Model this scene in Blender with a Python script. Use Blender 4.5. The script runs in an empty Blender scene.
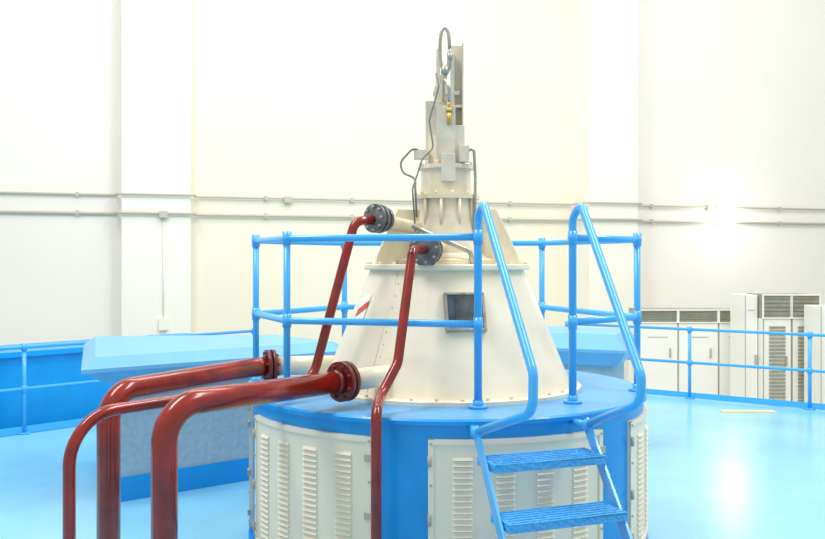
import bpy, bmesh, math, random
from mathutils import Vector, Matrix
random.seed(3)
scene = bpy.context.scene
scene.view_settings.view_transform = 'Standard'

# ------------------------------------------------------------ materials
def mat(name, col, rough=0.45, metal=0.0, var=0.0, vscale=4.0, bump=0.0, bscale=60.0, coat=0.0, emit=None, estr=0, col2=None):
    m = bpy.data.materials.new(name); m.use_nodes = True
    nt = m.node_tree; b = nt.nodes['Principled BSDF']
    b.inputs['Base Color'].default_value = (*col, 1)
    b.inputs['Roughness'].default_value = rough
    b.inputs['Metallic'].default_value = metal
    b.inputs['Coat Weight'].default_value = coat
    tc = nt.nodes.new('ShaderNodeTexCoord')
    if var > 0 or col2:
        n = nt.nodes.new('ShaderNodeTexNoise'); n.inputs['Scale'].default_value = vscale
        n.inputs['Detail'].default_value = 5
        nt.links.new(tc.outputs['Object'], n.inputs['Vector'])
        r = nt.nodes.new('ShaderNodeValToRGB')
        c2 = col2 if col2 else tuple(c*(1-var) for c in col)
        r.color_ramp.elements[0].color = (*c2, 1); r.color_ramp.elements[0].position = .35
        r.color_ramp.elements[1].color = (*col, 1); r.color_ramp.elements[1].position = .65
        nt.links.new(n.outputs['Fac'], r.inputs['Fac'])
        nt.links.new(r.outputs['Color'], b.inputs['Base Color'])
    if bump > 0:
        n2 = nt.nodes.new('ShaderNodeTexNoise'); n2.inputs['Scale'].default_value = bscale
        nt.links.new(tc.outputs['Object'], n2.inputs['Vector'])
        bp = nt.nodes.new('ShaderNodeBump'); bp.inputs['Strength'].default_value = bump
        bp.inputs['Distance'].default_value = .01
        nt.links.new(n2.outputs['Fac'], bp.inputs['Height'])
        nt.links.new(bp.outputs['Normal'], b.inputs['Normal'])
    if emit:
        b.inputs['Emission Color'].default_value = (*emit, 1)
        b.inputs['Emission Strength'].default_value = estr
    return m

M_blue   = mat('blue_paint', (.0, .31, .80), .35, var=.12, vscale=3, coat=.2)
M_deck   = mat('deck_blue_paint', (.10, .39, .76), .4, var=.16, vscale=5, bump=.1)
M_rail   = mat('rail_blue_paint', (.05, .42, .88), .3, coat=.3)
M_floor  = mat('floor_epoxy', (.25, .63, .87), .2, var=.12, vscale=1.2, bump=.12, bscale=40)
M_lfloor = mat('lower_floor_epoxy', (.45, .6, .62), .5)
M_red    = mat('red_pipe_paint', (.31, .012, .003), .22, var=.45, vscale=6, coat=.3)
M_cream  = mat('cream_paint', (.93, .86, .67), .3, var=.10, vscale=3, coat=.25)
M_creamb = mat('cream_bolt_paint', (.80, .72, .52), .4)
M_panel  = mat('louver_panel_paint', (.88, .81, .65), .4, var=.06, vscale=3)
M_white  = mat('cabinet_white', (.92, .89, .82), .4)
M_seam   = mat('seam_grey', (.46, .44, .39), .6)
M_grill  = mat('grill_grey', (.36, .36, .27), .5, var=.2, vscale=8)
M_dark   = mat('dark_steel', (.24, .25, .26), .35, metal=.5, var=.5, vscale=20)
M_steel  = mat('steel', (.5, .49, .44), .35, metal=.6, var=.3, vscale=12)
M_brass  = mat('brass', (.62, .42, .10), .35, metal=.7)
M_cable  = mat('cable_grey', (.20, .20, .19), .5)
M_glass  = mat('window_glass', (.10, .12, .13), .08, var=.5, vscale=9)
M_wallC  = mat('wall_cream_plaster', (.86, .81, .655), .7, var=.02, vscale=.6, bump=.05)
M_wallW  = mat('wall_white_plaster', (.87, .845, .78), .7, var=.02, vscale=.6, bump=.05)
M_trim   = mat('pilaster_white_plaster', (.90, .875, .79), .7, var=.02, vscale=.6, bump=.05)
M_cond   = mat('conduit_paint', (.54, .51, .42), .45)
M_hood   = mat('hood_blue', (.15, .45, .78), .4, var=.08)
M_stucco = mat('weathered_blue_grey', (.36, .50, .60), .7, col2=(.27, .43, .55), vscale=22, bump=.3)
M_navy   = mat('parapet_blue', (.0, .35, .82), .4, var=.1)
M_tan    = mat('tan_plate', (.72, .60, .36), .6)
M_lampg  = mat('lamp_glass', (1, 1, 1), .3, emit=(1, .98, .92), estr=18)
M_signw  = mat('sign_white', (.9, .9, .88), .4)
M_signr  = mat('sign_red', (.75, .04, .03), .4)

# tread: checker plate
M_tread = mat('tread_plate', (.07, .41, .83), .35)
nt = M_tread.node_tree
v = nt.nodes.new('ShaderNodeTexVoronoi'); v.inputs['Scale'].default_value = 45
tc = nt.nodes.new('ShaderNodeTexCoord'); nt.links.new(tc.outputs['Object'], v.inputs['Vector'])
bp = nt.nodes.new('ShaderNodeBump'); bp.inputs['Strength'].default_value = .9; bp.inputs['Distance'].default_value = .012
nt.links.new(v.outputs['Distance'], bp.inputs['Height']); nt.links.new(bp.outputs['Normal'], nt.nodes['Principled BSDF'].inputs['Normal'])

# ------------------------------------------------------------ helpers
def empty(name):
    o = bpy.data.objects.new(name, None); scene.collection.objects.link(o); o.empty_display_size = .1
    return o
def finish(bm, name, m, parent=None, smooth_side=False, bevel=0):
    me = bpy.data.meshes.new(name)
    bmesh.ops.recalc_face_normals(bm, faces=bm.faces[:])
    bm.to_mesh(me); bm.free()
    o = bpy.data.objects.new(name, me); scene.collection.objects.link(o)
    for mm in (m if isinstance(m, (list, tuple)) else [m]): me.materials.append(mm)
    if parent: o.parent = parent
    if bevel:
        b = o.modifiers.new('bevel', 'BEVEL'); b.width = bevel; b.segments = 2; b.limit_method = 'ANGLE'
    return o
def frame(origin, xa, za=None):
    """matrix with local X along xa, Z near za"""
    x = Vector(xa).normalized(); z = Vector(za if za else (0, 0, 1))
    y = z.cross(x).normalized(); z = x.cross(y).normalized()
    M = Matrix.Identity(4)
    for i, a in enumerate((x, y, z)):
        for j in range(3): M[j][i] = a[j]
    M.translation = Vector(origin)
    return M
def addbox(bm, c, s, M=None, mi=0):
    T = Matrix.Translation(Vector(c)) @ Matrix.Diagonal((s[0], s[1], s[2], 1))
    if M is not None: T = M @ T
    r = bmesh.ops.create_cube(bm, size=1, matrix=T)
    fs = set(f for v in r['verts'] for f in v.link_faces)
    for f in fs: f.material_index = mi
def addcyl(bm, p0, p1, r, seg=20, r2=None, mi=0, smooth=True):
    p0 = Vector(p0); p1 = Vector(p1); d = p1-p0
    q = Vector((0, 0, 1)).rotation_difference(d.normalized()).to_matrix().to_4x4()
    M = Matrix.Translation((p0+p1)/2) @ q
    res = bmesh.ops.create_cone(bm, cap_ends=True, segments=seg, radius1=r, radius2=r if r2 is None else r2, depth=d.length, matrix=M)
    for f in set(f for v in res['verts'] for f in v.link_faces):
        f.material_index = mi
        if smooth and len(f.verts) == 4: f.smooth = True
def fillet(pts, rad, n=8):
    pts = [Vector(p) for p in pts]; out = [pts[0]]
    for i in range(1, len(pts)-1):
        a, b, c = pts[i-1], pts[i], pts[i+1]
        r = rad[i-1] if isinstance(rad, (list, tuple)) else rad
        d1 = (a-b); d2 = (c-b); ang = d1.angle(d2)
        if ang > math.pi-.02 or r <= 0: out.append(b); continue
        t = min(r/math.tan(ang/2), d1.length*.48, d2.length*.48)
        rr = t*math.tan(ang/2)
        d1.normalize(); d2.normalize()
        cen = b+(d1+d2).normalized()*(rr/math.sin(ang/2))
        s = b+d1*t-cen; e = b+d2*t-cen
        tot = s.angle(e)
        for k in range(n+1):
            f = k/n
            out.append(cen+(s*math.sin((1-f)*tot)+e*math.sin(f*tot))/math.sin(tot))
    out.append(pts[-1]); return out
def addtube(bm, pts, r, seg=16, mi=0, rad=0, n=8):
    P = fillet(pts, rad, n) if rad else [Vector(p) for p in pts]
    Q = [P[0]]
    for p in P[1:]:
        if (p-Q[-1]).length > 1e-5: Q.append(p)
    P = Q
    up = None; rings = []
    for i, p in enumerate(P):
        if i == 0: t = P[1]-p
        elif i == len(P)-1: t = p-P[i-1]
        else: t = (P[i+1]-p).normalized()+(p-P[i-1]).normalized()
        t.normalize()
        if up is None:
            up = t.orthogonal().normalized()
        else:
            up = (up-t*up.dot(t)).normalized()
        s = t.cross(up)
        rings.append([bm.verts.new(p+(up*math.cos(2*math.pi*j/seg)+s*math.sin(2*math.pi*j/seg))*r) for j in range(seg)])
    for a, b in zip(rings, rings[1:]):
        for j in range(seg):
            f = bm.faces.new((a[j], a[(j+1) % seg], b[(j+1) % seg], b[j])); f.smooth = True; f.material_index = mi
    for rg in (rings[0], rings[-1]):
        f = bm.faces.new(rg); f.material_index = mi
def lathe(bm, prof, c, seg=96, mi=0, closed=False, sharp=True):
    cx, cy = c
    segs = list(zip(prof, prof[1:]))
    if closed: segs.append((prof[-1], prof[0]))
    for (r0, z0), (r1, z1) in segs:
        if r0 < 1e-6 and r1 < 1e-6: continue
        ra = [bm.verts.new((cx+r0*math.sin(2*math.pi*j/seg), cy-r0*math.cos(2*math.pi*j/seg), z0)) for j in range(seg)] if r0 > 1e-6 else None
        rb = [bm.verts.new((cx+r1*math.sin(2*math.pi*j/seg), cy-r1*math.cos(2*math.pi*j/seg), z1)) for j in range(seg)] if r1 > 1e-6 else None
        if ra is None or rb is None:
            rg = ra or rb; f = bm.faces.new(rg); f.material_index = mi; continue
        for j in range(seg):
            f = bm.faces.new((ra[j], ra[(j+1) % seg], rb[(j+1) % seg], rb[j])); f.material_index = mi; f.smooth = abs(z0-z1) > 1e-4
def prism(bm, foot, z0, z1, mi=0, foot2=None):
    a = [bm.verts.new((x, y, z0)) for x, y in foot]; b = [bm.verts.new((x, y, z1)) for x, y in (foot2 or foot)]
    n = len(foot)
    for i in range(n):
        f = bm.faces.new((a[i], a[(i+1) % n], b[(i+1) % n], b[i])); f.material_index = mi
    for g in (a, b):
        f = bm.faces.new(g); f.material_index = mi

CX, CY = .25, 6.6          # generator axis
TOP = 1.08                 # deck height
R = 1.42

# ------------------------------------------------------------ room
bm = bmesh.new()
edgeL0 = (-12, 2.7); edgeL1 = (-2.05, 13.12); edgeR0 = (3.4, 13.5); edgeR1 = (13, 6.64)
prism(bm, [(-12, -3), (13, -3), edgeR1, edgeR0, (1.6, 14.4), (-.6, 14.4), edgeL1, edgeL0], -.3, 0)
finish(bm, 'floor', M_floor)
bm = bmesh.new(); prism(bm, [(-16, -3.5), (19, -3.5), (19, 24), (-16, 13.2)], -1.2, -1.0)
finish(bm, 'floor_lower', M_lfloor)

MW = frame((0, 17.18, 0), (.953, .302, 0))       # local x along wall, y into wall
def wallbox(name, s0, s1, d0, d1, z0, z1, m):
    bm = bmesh.new(); addbox(bm, ((s0+s1)/2, (d0+d1)/2, (z0+z1)/2), (s1-s0, d1-d0, z1-z0), MW)
    return finish(bm, name, m)
wallbox('wall_back', -4.7, 4.0, 0, .3, -1.0, 11, M_wallC)
wallbox('wall_back_left', -16, -4.7, -.02, .3, -1.0, 11, M_wallW)
wallbox('wall_back_right', 4.0, 18, 0, .3, -1.0, 11, M_wallW)
wallbox('trim_1', -5.28, -4.14, -.35, .0, -1.0, 11, M_trim)
wallbox('trim_2', 3.42, 4.5, -.65, .0, -1.0, 11, M_trim)

# conduits
cd = empty('wall_conduit')
bm = bmesh.new()
def wp(s, d, z): return MW @ Vector((s, d, z))
for z, r in ((3.12, .020), (2.80, .026)):
    path = [wp(-15, -.06, z), wp(-5.36, -.06, z), wp(-5.36, -.40, z), wp(-4.06, -.40, z), wp(-4.06, -.06, z), wp(3.34, -.06, z),
            wp(3.34, -.70, z), wp(4.58, -.70, z), wp(4.58, -.06, z), wp(15, -.06, z)]
    addtube(bm, path, r, 8, rad=.05, n=3)
s = -14.0
while s < 14:
    if not (-5.6 < s < -3.9 or 3.2 < s < 4.7):
        addbox(bm, (s, -.04, 3.12), (.05, .08, .08), MW); addbox(bm, (s, -.04, 2.80), (.05, .08, .09), MW)
    s += 1.6
for s_, d_ in ((-4.6, -.40), (6.6, -.05), (-2.4, -.05)):
    addbox(bm, (s_, d_, 2.78 if s_ < -3 else 3.1), (.14, .1, .11), MW)
finish(bm, 'conduit_runs', M_cond, cd)
bm = bmesh.new()
addtube(bm, [wp(-4.6, -.365, 2.75), wp(-4.6, -.365, .9)], .011, 8)
addbox(bm, (-4.6, -.38, .9), (.14, .08, .2), MW)
finish(bm, 'conduit_drop', M_trim, cd)

# wall lamp
wl = empty('wall_lamp')
bm = bmesh.new(); addbox(bm, (6.95, -.05, 2.83), (.14, .10, .14), MW); finish(bm, 'lamp_body', M_white, wl)
bm = bmesh.new(); bmesh.ops.create_uvsphere(bm, u_segments=20, v_segments=12, radius=.15, matrix=Matrix.Translation(wp(6.95, -.24, 2.88)))
for f in bm.faces: f.smooth = True
finish(bm, 'lamp_globe', M_lampg, wl)

# ------------------------------------------------------------ generator
gen = empty('hydro_generator')
bm = bmesh.new()
lathe(bm, [(0, 0), (R-.02, 0), (R-.02, TOP-.035)], (CX, CY), 128)
lathe(bm, [(R-.02, TOP-.035), (R, TOP-.035), (R, TOP-.012), (R-.012, TOP)], (CX, CY), 128)
lathe(bm, [(R+.01, 0), (R+.01, .08), (R-.02, .08)], (CX, CY), 128)
finish(bm, 'drum', M_blue, gen)
bm = bmesh.new(); lathe(bm, [(R-.012, TOP), (0, TOP)], (CX, CY), 128)
finish(bm, 'deck_plate', M_deck, gen)

def dpt(r, a, z):
    a = math.radians(a); return Vector((CX+r*math.sin(a), CY-r*math.cos(a), z))
# louvered panels
bm = bmesh.new(); bd = bmesh.new()
def arcbox(bm, r0, r1, a0, a1, z0, z1, n=12, mi=0):
    prev = None
    for i in range(n+1):
        a = a0+(a1-a0)*i/n
        q = [bm.verts.new(dpt(r0, a, z0)), bm.verts.new(dpt(r1, a, z0)), bm.verts.new(dpt(r1, a, z1)), bm.verts.new(dpt(r0, a, z1))]
        if prev:
            for k in range(4):
                f = bm.faces.new((prev[k], prev[(k+1) % 4], q[(k+1) % 4], q[k])); f.material_index = mi
        else: bm.faces.new(q)
        prev = q
    bm.faces.new(prev)
for k in range(6):
    c = 16.75+60*k
    a0, a1 = c-23.2, c+23.2
    arcbox(bm, R-.03, R-.004, a0, a1, .12, .965, 24)
    for (b0, b1, z0, z1) in ((a0, a0+1.3, .12, .965), (a1-1.3, a1, .12, .965), (a0, a1, .935, .965), (a0, a1, .12, .15)):
        arcbox(bm, R-.006, R+.006, b0, b1, z0, z1, 24 if b1-b0 > 5 else 3)
    for j in range(4):
        ac = a0+8.0+10.2*j
        z = .855
        while z > .2:
            vs = []
            for a in (ac-2.3, ac, ac+2.3):
                vs.append([bm.verts.new(dpt(R-.006, a, z+.010)), bm.verts.new(dpt(R+.011, a, z-.010)), bm.verts.new(dpt(R-.006, a, z-.012))])
            for p, q in zip(vs, vs[1:]):
                for i in range(3): bm.faces.new((p[i], p[(i+1) % 3], q[(i+1) % 3], q[i]))
            bm.faces.new(vs[0]); bm.faces.new(vs[-1])
            arcbox(bd, R-.01, R-.002, ac-2.1, ac+2.1, z-.0165, z-.013, 2)
            z -= .034
    for z in (.84, .5, .22):
        addcyl(bd, dpt(R+.012, a0+.3, z-.03), dpt(R+.012, a0+.3, z+.03), .012, 10)
        arcbox(bd, R, R+.016, a1-1.8, a1+.5, z-.02, z+.02, 2)
    for z in (.94, .7, .36, .16):
        for a in (a0+.65, a1-.65):
            addcyl(bd, dpt(R, a, z), dpt(R+.014, a, z), .008, 8)
finish(bm, 'louver_panels', M_panel, gen)
finish(bd, 'panel_hinges_and_slots', M_seam, gen)

# cone
def cone_r(z): return .895-(z-1.12)*(.335/.81)
bm = bmesh.new()
lathe(bm, [(.97, TOP), (.97, 1.105), (.955, 1.11), (.90, 1.11), (cone_r(1.13), 1.13), (cone_r(1.93), 1.93), (.60, 1.93), (.605, 1.94), (.605, 1.965), (.595, 1.97), (.0, 1.97)], (CX, CY), 96)
finish(bm, 'cone_cover', M_cream, gen)
bm = bmesh.new()
for i in range(36):
    a = i*10+4
    addcyl(bm, dpt(.935, a, 1.105), dpt(.935, a, 1.128), .013, 6)
for i in range(24):
    a = i*15+4
    addcyl(bm, dpt(.58, a, 1.965), dpt(.58, a, 1.985), .012, 6)
for a in (-38, 40, 130, -140):
    p = [dpt(cone_r(z)-.001, a, z) for z in (1.13, 1.93)]
    addtube(bm, p, .004, 6)
for i in range(9):
    z = 1.2+.08*i
    for a in (37.6, -35.6):
        addcyl(bm, dpt(cone_r(z)-.005, a, z), dpt(cone_r(z)+.006, a, z+.003), .005, 6)
finish(bm, 'cone_bolts', M_creamb, gen)

# inspection window on cone
ang = math.radians(8); zc = 1.655
nrm = Vector((math.sin(ang)*.924, -math.cos(ang)*.924, .382)); xa = Vector((math.cos(ang), math.sin(ang), 0))
zz = xa.cross(-nrm).normalized() if xa.cross(-nrm).z > 0 else -xa.cross(-nrm).normalized()
MWn = frame(dpt(cone_r(zc)+.008, 8, zc), xa, zz)
bm = bmesh.new()
for c, s in (((0, 0, .125), (.27, .05, .018)), ((0, 0, -.125), (.27, .05, .018)), ((.126, 0, 0), (.018, .05, .25)), ((-.126, 0, 0), (.018, .05, .25))):
    addbox(bm, c, s, MWn)
for x in (-.126, 0, .126):
    for z in (-.125, .125):
        addbox(bm, (x, -.028, z), (.012, .012, .012), MWn)
finish(bm, 'window_frame', M_steel, gen, bevel=.003)
bm = bmesh.new(); addbox(bm, (0, .0, 0), (.24, .04, .24), MWn); addbox(bm, (-.06, -.021, .0), (.012, .01, .2), MWn)
finish(bm, 'window_glass', M_glass, gen)
# warning label on the flank of the cone
bm = bmesh.new()
la, lb, n = -68, -57, 6
for mi, z0, z1, off in ((0, 1.56, 1.76, .006), (1, 1.60, 1.65, .010)):
    prev = None
    for i in range(n+1):
        a = la+(lb-la)*i/n; lift = (.07*i/n if mi else 0)
        cur = [bm.verts.new(dpt(cone_r(z+lift)+off, a, z+lift)) for z in (z0, z1)]
        if prev:
            f = bm.faces.new((prev[0], cur[0], cur[1], prev[1])); f.material_index = mi
        prev = cur
finish(bm, 'warning_label', [M_signw, M_signr], gen)

# top tower
bm = bmesh.new()
TC = (.245, 6.6)
lathe(bm, [(.40, 1.97), (.40, 2.0), (.34, 2.02), (.30, 2.05), (.235, 2.30), (.215, 2.44), (.25, 2.44), (.25, 2.47), (.19, 2.475), (.18, 2.66), (.205, 2.66), (.205, 2.69), (.14, 2.69), (.14, 2.90), (.0, 2.90)], TC, 48)
for a in (-62, -118, 62, 118, 178):
    ar = math.radians(a); d = Vector((math.sin(ar), -math.cos(ar), 0)); sd = Vector((-d.y, d.x, 0))*.012
    prof = [(.15, 1.97), (.575, 1.97), (.56, 2.03), (.46, 2.24), (.40, 2.36), (.15, 2.36)]
    Av = [bm.verts.new(Vector((TC[0], TC[1], 0))+d*r+sd+Vector((0, 0, z))) for r, z in prof]
    Bv = [bm.verts.new(Vector((TC[0], TC[1], 0))+d*r-sd+Vector((0, 0, z))) for r, z in prof]
    bm.faces.new(Av); bm.faces.new(Bv)
    for i in range(len(prof)): bm.faces.new((Av[i], Av[(i+1) % 6], Bv[(i+1) % 6], Bv[i]))
for i in range(12):
    a = math.radians(i*30+10)
    for rr, z in ((.228, 2.47), (.19, 2.69)):
        addcyl(bm, (TC[0]+rr*math.sin(a), TC[1]-rr*math.cos(a), z), (TC[0]+rr*math.sin(a), TC[1]-rr*math.cos(a), z+.025), .011, 6)
# studs around the tower
for a in (-40, -10, 22, 50):
    ar = math.radians(a); x0 = TC[0]+.235*math.sin(ar); y0 = TC[1]-.235*math.cos(ar)
    addcyl(bm, (x0, y0, 2.22), (x0, y0, 2.44), .014, 8)
finish(bm, 'tower_body', mat('tower_paint', (.84, .76, .57), .4, var=.22, vscale=5), gen)
bm = bmesh.new()
addbox(bm, (.150, 6.620, 2.95), (.110, .130, .42))          # left box column
addbox(bm, (.190, 6.645, 3.00), (.060, .150, .54))
addbox(bm, (.215, 6.700, 3.08), (.090, .020, .60))
addbox(bm, (.190, 6.690, 3.32), (.030, .030, .50))
addbox(bm, (.322, 6.630, 3.13), (.094, .012, .90))          # tall plate
addbox(bm, (.366, 6.580, 3.13), (.012, .086, .894))
addbox(bm, (.292, 6.598, 3.08), (.032, .050, .86))
addbox(bm, (.310, 6.530, 2.80), (.130, .124, .34))
addbox(bm, (.240, 6.488, 2.90), (.136, .064, .40))          # front cover
addbox(bm, (.255, 6.416, 2.66), (.100, .056, .20))
addbox(bm, (.248, 6.602, 3.22), (.200, .060, .03))
addbox(bm, (.250, 6.604, 3.12), (.226, .104, .02))
addbox(bm, (.060, 6.500, 2.76), (.100, .070, .07))            # junction box
addbox(bm, (.370, 6.456, 2.76), (.070, .070, .12))
finish(bm, 'mast_channels', mat('mast_paint', (.74, .69, .56), .4, var=.2, vscale=6), gen, bevel=.004)
bm = bmesh.new()
addcyl(bm, (.262, 6.44, 2.97), (.262, 6.44, 3.06), .016, 12)
addcyl(bm, (.262, 6.44, 3.06), (.262, 6.44, 3.085), .022, 6)
addcyl(bm, (.262, 6.44, 3.085), (.262, 6.44, 3.14), .010, 10)
finish(bm, 'brass_fitting', M_brass, gen)
bm = bmesh.new()
loop = []
for i in range(33):
    a = 2*math.pi*i/32
    ca, sa = math.cos(a), math.sin(a)
    loop.append(Vector((.232+.034*math.copysign(abs(ca)**.8, ca), 6.48, 3.52+.15*math.copysign(abs(sa)**.9, sa))))
addtube(bm, loop, .013, 10)
addtube(bm, [(.232, 6.48, 3.38), (.232, 6.48, 3.30), (.262, 6.44, 3.24), (.262, 6.44, 3.13)], .012, 10, rad=.03, n=5)
addtube(bm, [(.266, 6.48, 3.52), (.275, 6.50, 3.40), (.225, 6.52, 3.30), (.225, 6.54, 3.15)], .010, 10, rad=.05, n=5)
addcyl(bm, (.232, 6.48, 3.34), (.232, 6.48, 3.39), .028, 12)
addcyl(bm, (.270, 6.48, 3.44), (.268, 6.48, 3.49), .02, 12)
addtube(bm, [(.39, 6.45, 2.78), (.44, 6.45, 2.80), (.45, 6.45, 2.6), (.44, 6.40, 1.98)], .011, 10, rad=.06, n=5)
addtube(bm, [(.0, 6.28, 2.24), (.26, 6.24, 2.12), (.40, 6.24, 2.06), (.42, 6.23, 1.97)], .018, 10, rad=.05)
finish(bm, 'instrument_pipes', M_steel, gen)
bm = bmesh.new()
addtube(bm, [(.05, 6.48, 2.79), (-.0, 6.46, 2.80), (-.09, 6.44, 2.70), (-.07, 6.42, 2.62), (.02, 6.36, 2.58), (.02, 6.33, 2.50), (.03, 6.31, 2.3)], .008, 8, rad=.07, n=6)
addtube(bm, [(.17, 6.5, 3.35), (.19, 6.46, 3.25), (.12, 6.46, 3.0), (.15, 6.43, 2.8), (.07, 6.40, 2.72), (.0, 6.36, 2.5), (.02, 6.30, 2.2)], .006, 8, rad=.07, n=6)
finish(bm, 'signal_cables', M_cable, gen)

# ------------------------------------------------------------ pipes
def flange(bm, c, d, r, t, nb=8, mi=0, mib=1, gap=.012):
    c = Vector(c); d = Vector(d).normalized()
    addcyl(bm, c-d*(t+gap/2), c-d*gap/2, r, 32, mi=mi)
    addcyl(bm, c+d*gap/2, c+d*(t+gap/2), r, 32, mi=mi)
    addcyl(bm, c-d*gap, c+d*gap, r*.75, 24, mi=mib)
    o = d.orthogonal().normalized(); p = d.cross(o)
    for i in range(nb):
        a = 2*math.pi*i/nb+.2; v = (o*math.cos(a)+p*math.sin(a))*r*.8
        addcyl(bm, c+v-d*(t+.022), c+v+d*(t+.022), r*.085, 6, mi=mib)
M_redd = mat('red_flange_paint', (.17, .010, .005), .35, var=.3, vscale=12, coat=.2)

# large pipe, near
p2 = empty('red_oil_pipe')
F2 = Vector((-.432, 5.6, 1.245))
bm = bmesh.new(); addtube(bm, [F2, (-1.285, 4.66, 1.245), (-1.285, 4.66, 0)], .068, 28, rad=.20, n=14); finish(bm, 'pipe', M_red, p2)
bm = bmesh.new(); flange(bm, F2, (.67, .74, 0), .125, .028, 8, 0, 0)
addtube(bm, [F2-Vector((.67, .74, 0))*.03, F2-Vector((.67, .74, 0))*.09], .075, 24)
finish(bm, 'flange', M_redd, p2)
bm = bmesh.new(); addtube(bm, [F2+Vector((.02, .022, 0)), (-.02, 6.055, 1.245)], .068, 28); finish(bm, 'inlet_stub', M_cream, p2)
# large pipe, far
p1 = empty('red_oil_pipe')
F1 = Vector((-1.02, 6.45, 1.24))
bm = bmesh.new(); addtube(bm, [F1, (-1.13, 6.36, 1.24), (-1.79, 5.30, 1.22), (-1.79, 5.30, 0)], .068, 28, rad=[.3, .18], n=14); finish(bm, 'pipe', M_red, p1)
bm = bmesh.new(); flange(bm, F1, (-.93, -.36, 0), .118, .026, 8, 0, 0); finish(bm, 'flange', M_redd, p1)
bm = bmesh.new(); addtube(bm, [F1+Vector((.02, .004, 0)), (-.45, 6.56, 1.24)], .068, 28); finish(bm, 'inlet_stub', M_cream, p1)
# thin pipe A
pa = empty('red_oil_pipe')
bm = bmesh.new()
addtube(bm, [(-.27, 6.185, 2.275), (-.39, 6.10, 2.265), (-.66, 5.95, 1.21), (-1.755, 4.6, 1.2), (-1.755, 4.6, 0)], .032, 20, rad=[.09, .13, .26], n=10); finish(bm, 'pipe', M_red, pa)
bm = bmesh.new(); dA = Vector((-.66, -.75, .05)).normalized(); FA = Vector((-.245, 6.20, 2.285))
flange(bm, FA, dA, .10, .028, 8, 0, 1); flange(bm, FA-dA*.06, dA, .085, .02, 8, 0, 1)
finish(bm, 'flange', [M_dark, M_steel], pa)
bm = bmesh.new(); addtube(bm, [FA-dA*.06, (-.12, 6.36, 2.26), (.245, 6.56, 2.2)], .042, 20, rad=.1); finish(bm, 'feed_pipe', M_creamb, pa)
# thin pipe B
pb = empty('red_oil_pipe')
FB = Vector((.09, 6.0, 2.07)); dB = Vector((-.35, -.93, 0)).normalized()
bm = bmesh.new()
addtube(bm, [FB+dB*.0, (.0, 5.80, 2.065), (-.09, 5.50, 1.37), (-.19, 5.36, 1.19), (-.205, 5.08, 1.14), (-.205, 5.08, 0)], .031, 20, rad=[.08, .15, .15, .09], n=10); finish(bm, 'pipe', M_red, pb)
bm = bmesh.new(); flange(bm, FB, dB, .108, .028, 8, 0, 1); flange(bm, FB-dB*.07, dB, .09, .02, 8, 0, 1)
finish(bm, 'flange', [M_dark, M_steel], pb)
bm = bmesh.new(); addtube(bm, [FB-dB*.05, (.2, 6.36, 2.09), (.245, 6.5, 2.1)], .042, 20); finish(bm, 'feed_pipe', M_creamb, pb)

# ------------------------------------------------------------ deck railing
rl = empty('deck_guard_railing')
ZT, ZM = 2.143, 1.60
A = (-1.165, 6.70); B = (-.83, 5.95); C = (.407, 5.59); D = (1.03, 5.79); E = (1.58, 6.33); G = (1.10, 7.65); F = (-.58, 7.68)
tr = .0235
bm = bmesh.new()
def v3(p, z): return Vector((p[0], p[1], z))
for z in (ZT, ZM):
    addtube(bm, [v3(C, z), v3(B, z), v3(A, z), v3(F, z), v3(G, z), v3(E, z), v3(D, z)], tr, 14, rad=.07, n=5)
for p in (A, B, E, F, G):
    addtube(bm, [v3(p, TOP), v3(p, ZT+.02)], tr, 14)
for p in (A, B, C, D, E, F, G):
    addcyl(bm, v3(p, TOP), v3(p, TOP+.018), .06, 20); addcyl(bm, v3(p, TOP), v3(p, TOP+.05), .034, 16)
    for z in (ZT, ZM):
        addcyl(bm, v3(p, z-.045), v3(p, z+.045), .030, 16)
        bmesh.ops.create_uvsphere(bm, u_segments=12, v_segments=8, radius=.034, matrix=Matrix.Translation(v3(p, z)))
finish(bm, 'rails_and_posts', M_rail, rl)

# ------------------------------------------------------------ stairs
st = empty('metal_staircase')
W = Vector((math.cos(math.radians(20)), math.sin(math.radians(20)), 0))
step = Vector((.052, -.265, -.24)); t0 = Vector((.72, 5.0, .905))
for k in range(4):
    bm = bmesh.new(); Mt = frame(t0+step*k, W)
    addbox(bm, (0, 0, 0), (.68, .23, .012), Mt)
    for j in range(6): addbox(bm, (0, -.095+.038*j, .008), (.66, .010, .008), Mt)
    addbox(bm, (0, -.11, -.018), (.68, .01, .045), Mt); addbox(bm, (0, .11, -.018), (.68, .01, .045), Mt)
    addbox(bm, (.34, 0, -.018), (.01, .23, .045), Mt); addbox(bm, (-.34, 0, -.018), (.01, .23, .045), Mt)
    finish(bm, 'tread_%d' % (k+1), M_tread, st, bevel=.002)
bm = bmesh.new()
for sg in (-1, 1):
    o = t0+W*(.355*sg)
    a = o+step*(-.62); b = o+step*3.72
    d = (b-a)
    Ms = frame((a+b)/2, d, (0, 0, 1))
    addbox(bm, (0, 0, -.01), (d.length, .014, .085), Ms)
    e = a+Vector((0, 0, -.02)); tgt = Vector((CX, CY, e.z)); dd = (tgt-e); dd.z = 0; dist = dd.length-R; dd.normalize()
    addcyl(bm, e, e+dd*(dist+.01), .02, 12)
finish(bm, 'stringers', M_rail, st)
bm = bmesh.new()
ltop = t0-W*.355+step*(-.55); rtop = t0+W*.355+step*(-.55)
addtube(bm, [(C[0], C[1], TOP+.01), (C[0], C[1], 2.27), (.432, 5.46, 2.345), (.62, 4.62, 1.42), (.615, 4.60, 1.22), ltop], .0255, 16, rad=[.07, .07, .09, .09], n=7)
addtube(bm, [(D[0], D[1], TOP+.01), (D[0], D[1], 2.27), (1.06, 5.66, 2.355), (1.22, 4.80, 1.38), (1.215, 4.79, 1.24), rtop], .0255, 16, rad=[.07, .07, .09, .09], n=7)
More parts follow.
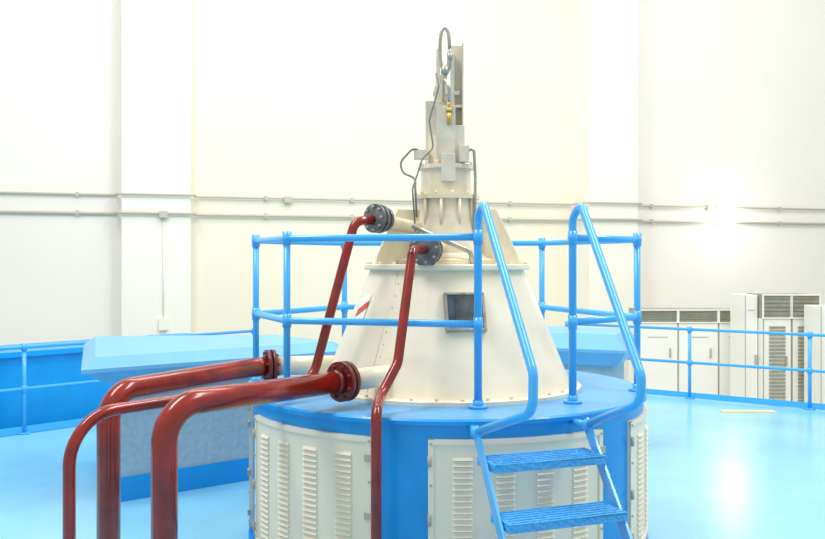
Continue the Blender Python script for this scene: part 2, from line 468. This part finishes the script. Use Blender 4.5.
for p in (ltop, rtop):
    bmesh.ops.create_uvsphere(bm, u_segments=12, v_segments=8, radius=.036, matrix=Matrix.Translation(p))
finish(bm, 'handrails', M_rail, st)

# ------------------------------------------------------------ floor-edge railings
def railing(name, p0, p1, post_t, h=1.0):
    e = empty(name); bm = bmesh.new()
    p0 = Vector((*p0, 0)); p1 = Vector((*p1, 0))
    for z in (h, h*.52): addtube(bm, [p0+Vector((0, 0, z)), p1+Vector((0, 0, z))], .021, 10)
    for t in post_t:
        p = p0.lerp(p1, t); addtube(bm, [p, p+Vector((0, 0, h))], .024, 10)
        addcyl(bm, p, p+Vector((0, 0, .02)), .07, 12)
        for z in (h, h*.52): addcyl(bm, p+Vector((0, 0, z-.04)), p+Vector((0, 0, z+.04)), .034, 10)
    addbox(bm, ((p1-p0).length/2, 0, .05), ((p1-p0).length, .012, .08), frame(p0, p1-p0))
    finish(bm, 'rails_and_posts', M_rail, e)
Ld = Vector((.69, .724)).normalized()
Lb = Vector((-4.70, 10.20))
railing('floor_edge_railing', Lb-Ld*6+Vector((.05, -.05)), Lb+Ld*3.5+Vector((.05, -.05)), [0, .25, .46, .66, .83, 1])
Rd = Vector((.813, -.581)); Rb = Vector((3.4, 13.42))
railing('floor_edge_railing', Rb-Rd*1.2, Rb+Rd*9, [0.0, .190, .349, .503, .66, .82, 1])
# parapet beyond left railing
bm = bmesh.new()
n = Vector((-.724, .69))
a = Lb-Ld*6+n*.25; b = Lb+Ld*3.2+n*.25
prism(bm, [tuple(a), tuple(b), tuple(b+n*.9), tuple(a+n*.9)], -1.0, .86)
a2 = a-n*.05; b2 = b-n*.05
prism(bm, [tuple(a2), tuple(b2), tuple(b2+n*1.0), tuple(a2+n*1.0)], .86, .92)
finish(bm, 'blue_parapet', M_navy)
# tan plate on floor
bm = bmesh.new(); addbox(bm, (4.42, 11.85, .006), (.7, .16, .012)); addbox(bm, (4.42, 11.85, .014), (.6, .1, .006)); finish(bm, 'floor_hatch_cover', M_tan)

# ------------------------------------------------------------ ventilation housings
def housing(name, foot, zb=1.10, zt=1.30, ov=.38, it=.12):
    e = empty(name)
    c = Vector((sum(p[0] for p in foot)/len(foot), sum(p[1] for p in foot)/len(foot)))
    def ex(k): return [tuple(c+(Vector(p)-c)*(1+k/((Vector(p)-c).length))) for p in foot]
    bm = bmesh.new(); prism(bm, foot, .2, zb); finish(bm, 'body', M_stucco, e)
    bm = bmesh.new(); prism(bm, ex(.04), 0, .2); finish(bm, 'plinth', M_blue, e)
    bm = bmesh.new(); prism(bm, ex(.08), zb-.08, zb+.06, foot2=ex(ov)); prism(bm, ex(ov), zb+.06, zb+.09); prism(bm, ex(ov), zb+.09, zt, foot2=ex(it))
    finish(bm, 'hood', M_hood, e)
housing('ventilation_housing', [(-2.42, 7.45), (-1.05, 8.55), (-1.6, 9.1), (-2.95, 9.0)], 1.05, 1.225, .46, .3)
housing('ventilation_housing', [(1.42, 9.5), (2.05, 9.2), (2.35, 10.0), (1.35, 10.4)], 1.0, 1.24, .2, .05)

# ------------------------------------------------------------ cabinets (on lower floor)
def cabinet(name, x0, x1, y, dep, zt, gh, nl=1, louv=False, mg=M_grill):
    e = empty(name)
    bm = bmesh.new(); addbox(bm, ((x0+x1)/2, y+dep/2, (zt-gh-1)/2), (x1-x0-.01, dep, zt-gh+1)); finish(bm, 'body', M_white, e, bevel=.01)
    w = (x1-x0)/nl
    if gh > 0:
        bm = bmesh.new()
        addbox(bm, ((x0+x1)/2, y+dep/2, zt-gh/2), (x1-x0-.02, dep-.02, gh-.01))
        for i in range(nl):
            xc = x0+w*(i+.5)
            for j in range(5): addbox(bm, (xc, y+.003, zt-gh*(j+1)/6), (w*.9, .02, .010))
        finish(bm, 'top_vent', mg, e)
        bm = bmesh.new()
        for i in range(nl):
            xc = x0+w*(i+.5)
            for s in (-1, 1): addbox(bm, (xc+s*w/2*.97, y-.0, zt-gh/2), (.02, .03, gh))
            addbox(bm, (xc, y, zt-.01), (w, .04, .02)); addbox(bm, (xc, y, zt-gh+.01), (w, .04, .02))
        finish(bm, 'vent_frame', M_white, e)
    bm = bmesh.new()
    for i in range(nl):
        xc = x0+w*(i+.5)
        addbox(bm, (xc-w/2+.01, y-.002, (zt-gh-1)/2), (.012, .01, zt-gh+1))
        addbox(bm, (xc+w*.3, y-.012, .35), (.03, .03, .16))
        if louv:
            for j in range(22):
                addbox(bm, (xc+w*.0, y-.006, .95-j*.06-.05), (w*.56, .02, .035))
        else:
            addbox(bm, (xc, y-.002, zt-gh-.25), (w*.5, .008, .012))
    finish(bm, 'door_details', M_grill if louv else M_seam, e)
for i in range(3):
    cabinet('electrical_cabinet', 4.0+.72*i, 4.72+.72*i, 16.0, .7, 1.12, .24)
cabinet('electrical_cabinet', 5.5, 5.72, 14.9, .7, 1.42, 0)
cabinet('electrical_cabinet', 5.72, 6.19, 14.7, .7, 1.44, .40, 1, True)
cabinet('electrical_cabinet', 6.19, 6.66, 14.7, .7, 1.44, .40, 1, True)
cabinet('electrical_cabinet', 6.30, 7.0, 13.9, .6, 1.28, 0)
cabinet('electrical_cabinet', 7.0, 7.7, 13.9, .6, 1.36, .3)

# ------------------------------------------------------------ lights
w = bpy.data.worlds.new('hall_ambient'); scene.world = w; w.use_nodes = True
w.node_tree.nodes['Background'].inputs['Color'].default_value = (1, .975, .93, 1)
w.node_tree.nodes['Background'].inputs['Strength'].default_value = .76
def area(name, loc, target, sx, sy, en, col=(1, 1, 1)):
    l = bpy.data.lights.new(name, 'AREA'); l.shape = 'RECTANGLE'; l.size = sx; l.size_y = sy; l.energy = en; l.color = col
    o = bpy.data.objects.new(name, l); scene.collection.objects.link(o); o.location = loc
    o.rotation_euler = (Vector(target)-Vector(loc)).to_track_quat('-Z', 'Y').to_euler()
area('ceiling_light_1', (-4, 5, 10), (-2, 9, 0), 2, 6, 650, (1, .98, .94))
area('ceiling_light_2', (5, 6, 10), (3, 9, 0), 2, 6, 650, (1, .98, .94))
area('ceiling_light_3', (0, 12, 10), (0, 13, 0), 7, 1.5, 330, (1, .97, .9))
area('right_wall_fill', (8, 13, 10), (10, 19, 3), 4, 1.5, 190, (1, .98, .94))  # added fill light, no real fixture, lifts the grey right wall
l = bpy.data.lights.new('wall_lamp_bulb', 'POINT'); l.energy = 14; l.shadow_soft_size = .2; l.color = (1, .97, .9)
o = bpy.data.objects.new('wall_lamp_bulb', l); scene.collection.objects.link(o); o.location = wp(6.95, -.65, 2.85)
o.parent = wl

# ------------------------------------------------------------ camera
cam = bpy.data.cameras.new('camera'); co = bpy.data.objects.new('camera', cam); scene.collection.objects.link(co)
cam.sensor_width = 36; cam.lens = 900/825*36; cam.shift_y = -9.5/825
co.location = (0, 0, 2.0); co.rotation_euler = (math.radians(90), 0, 0)
scene.camera = co
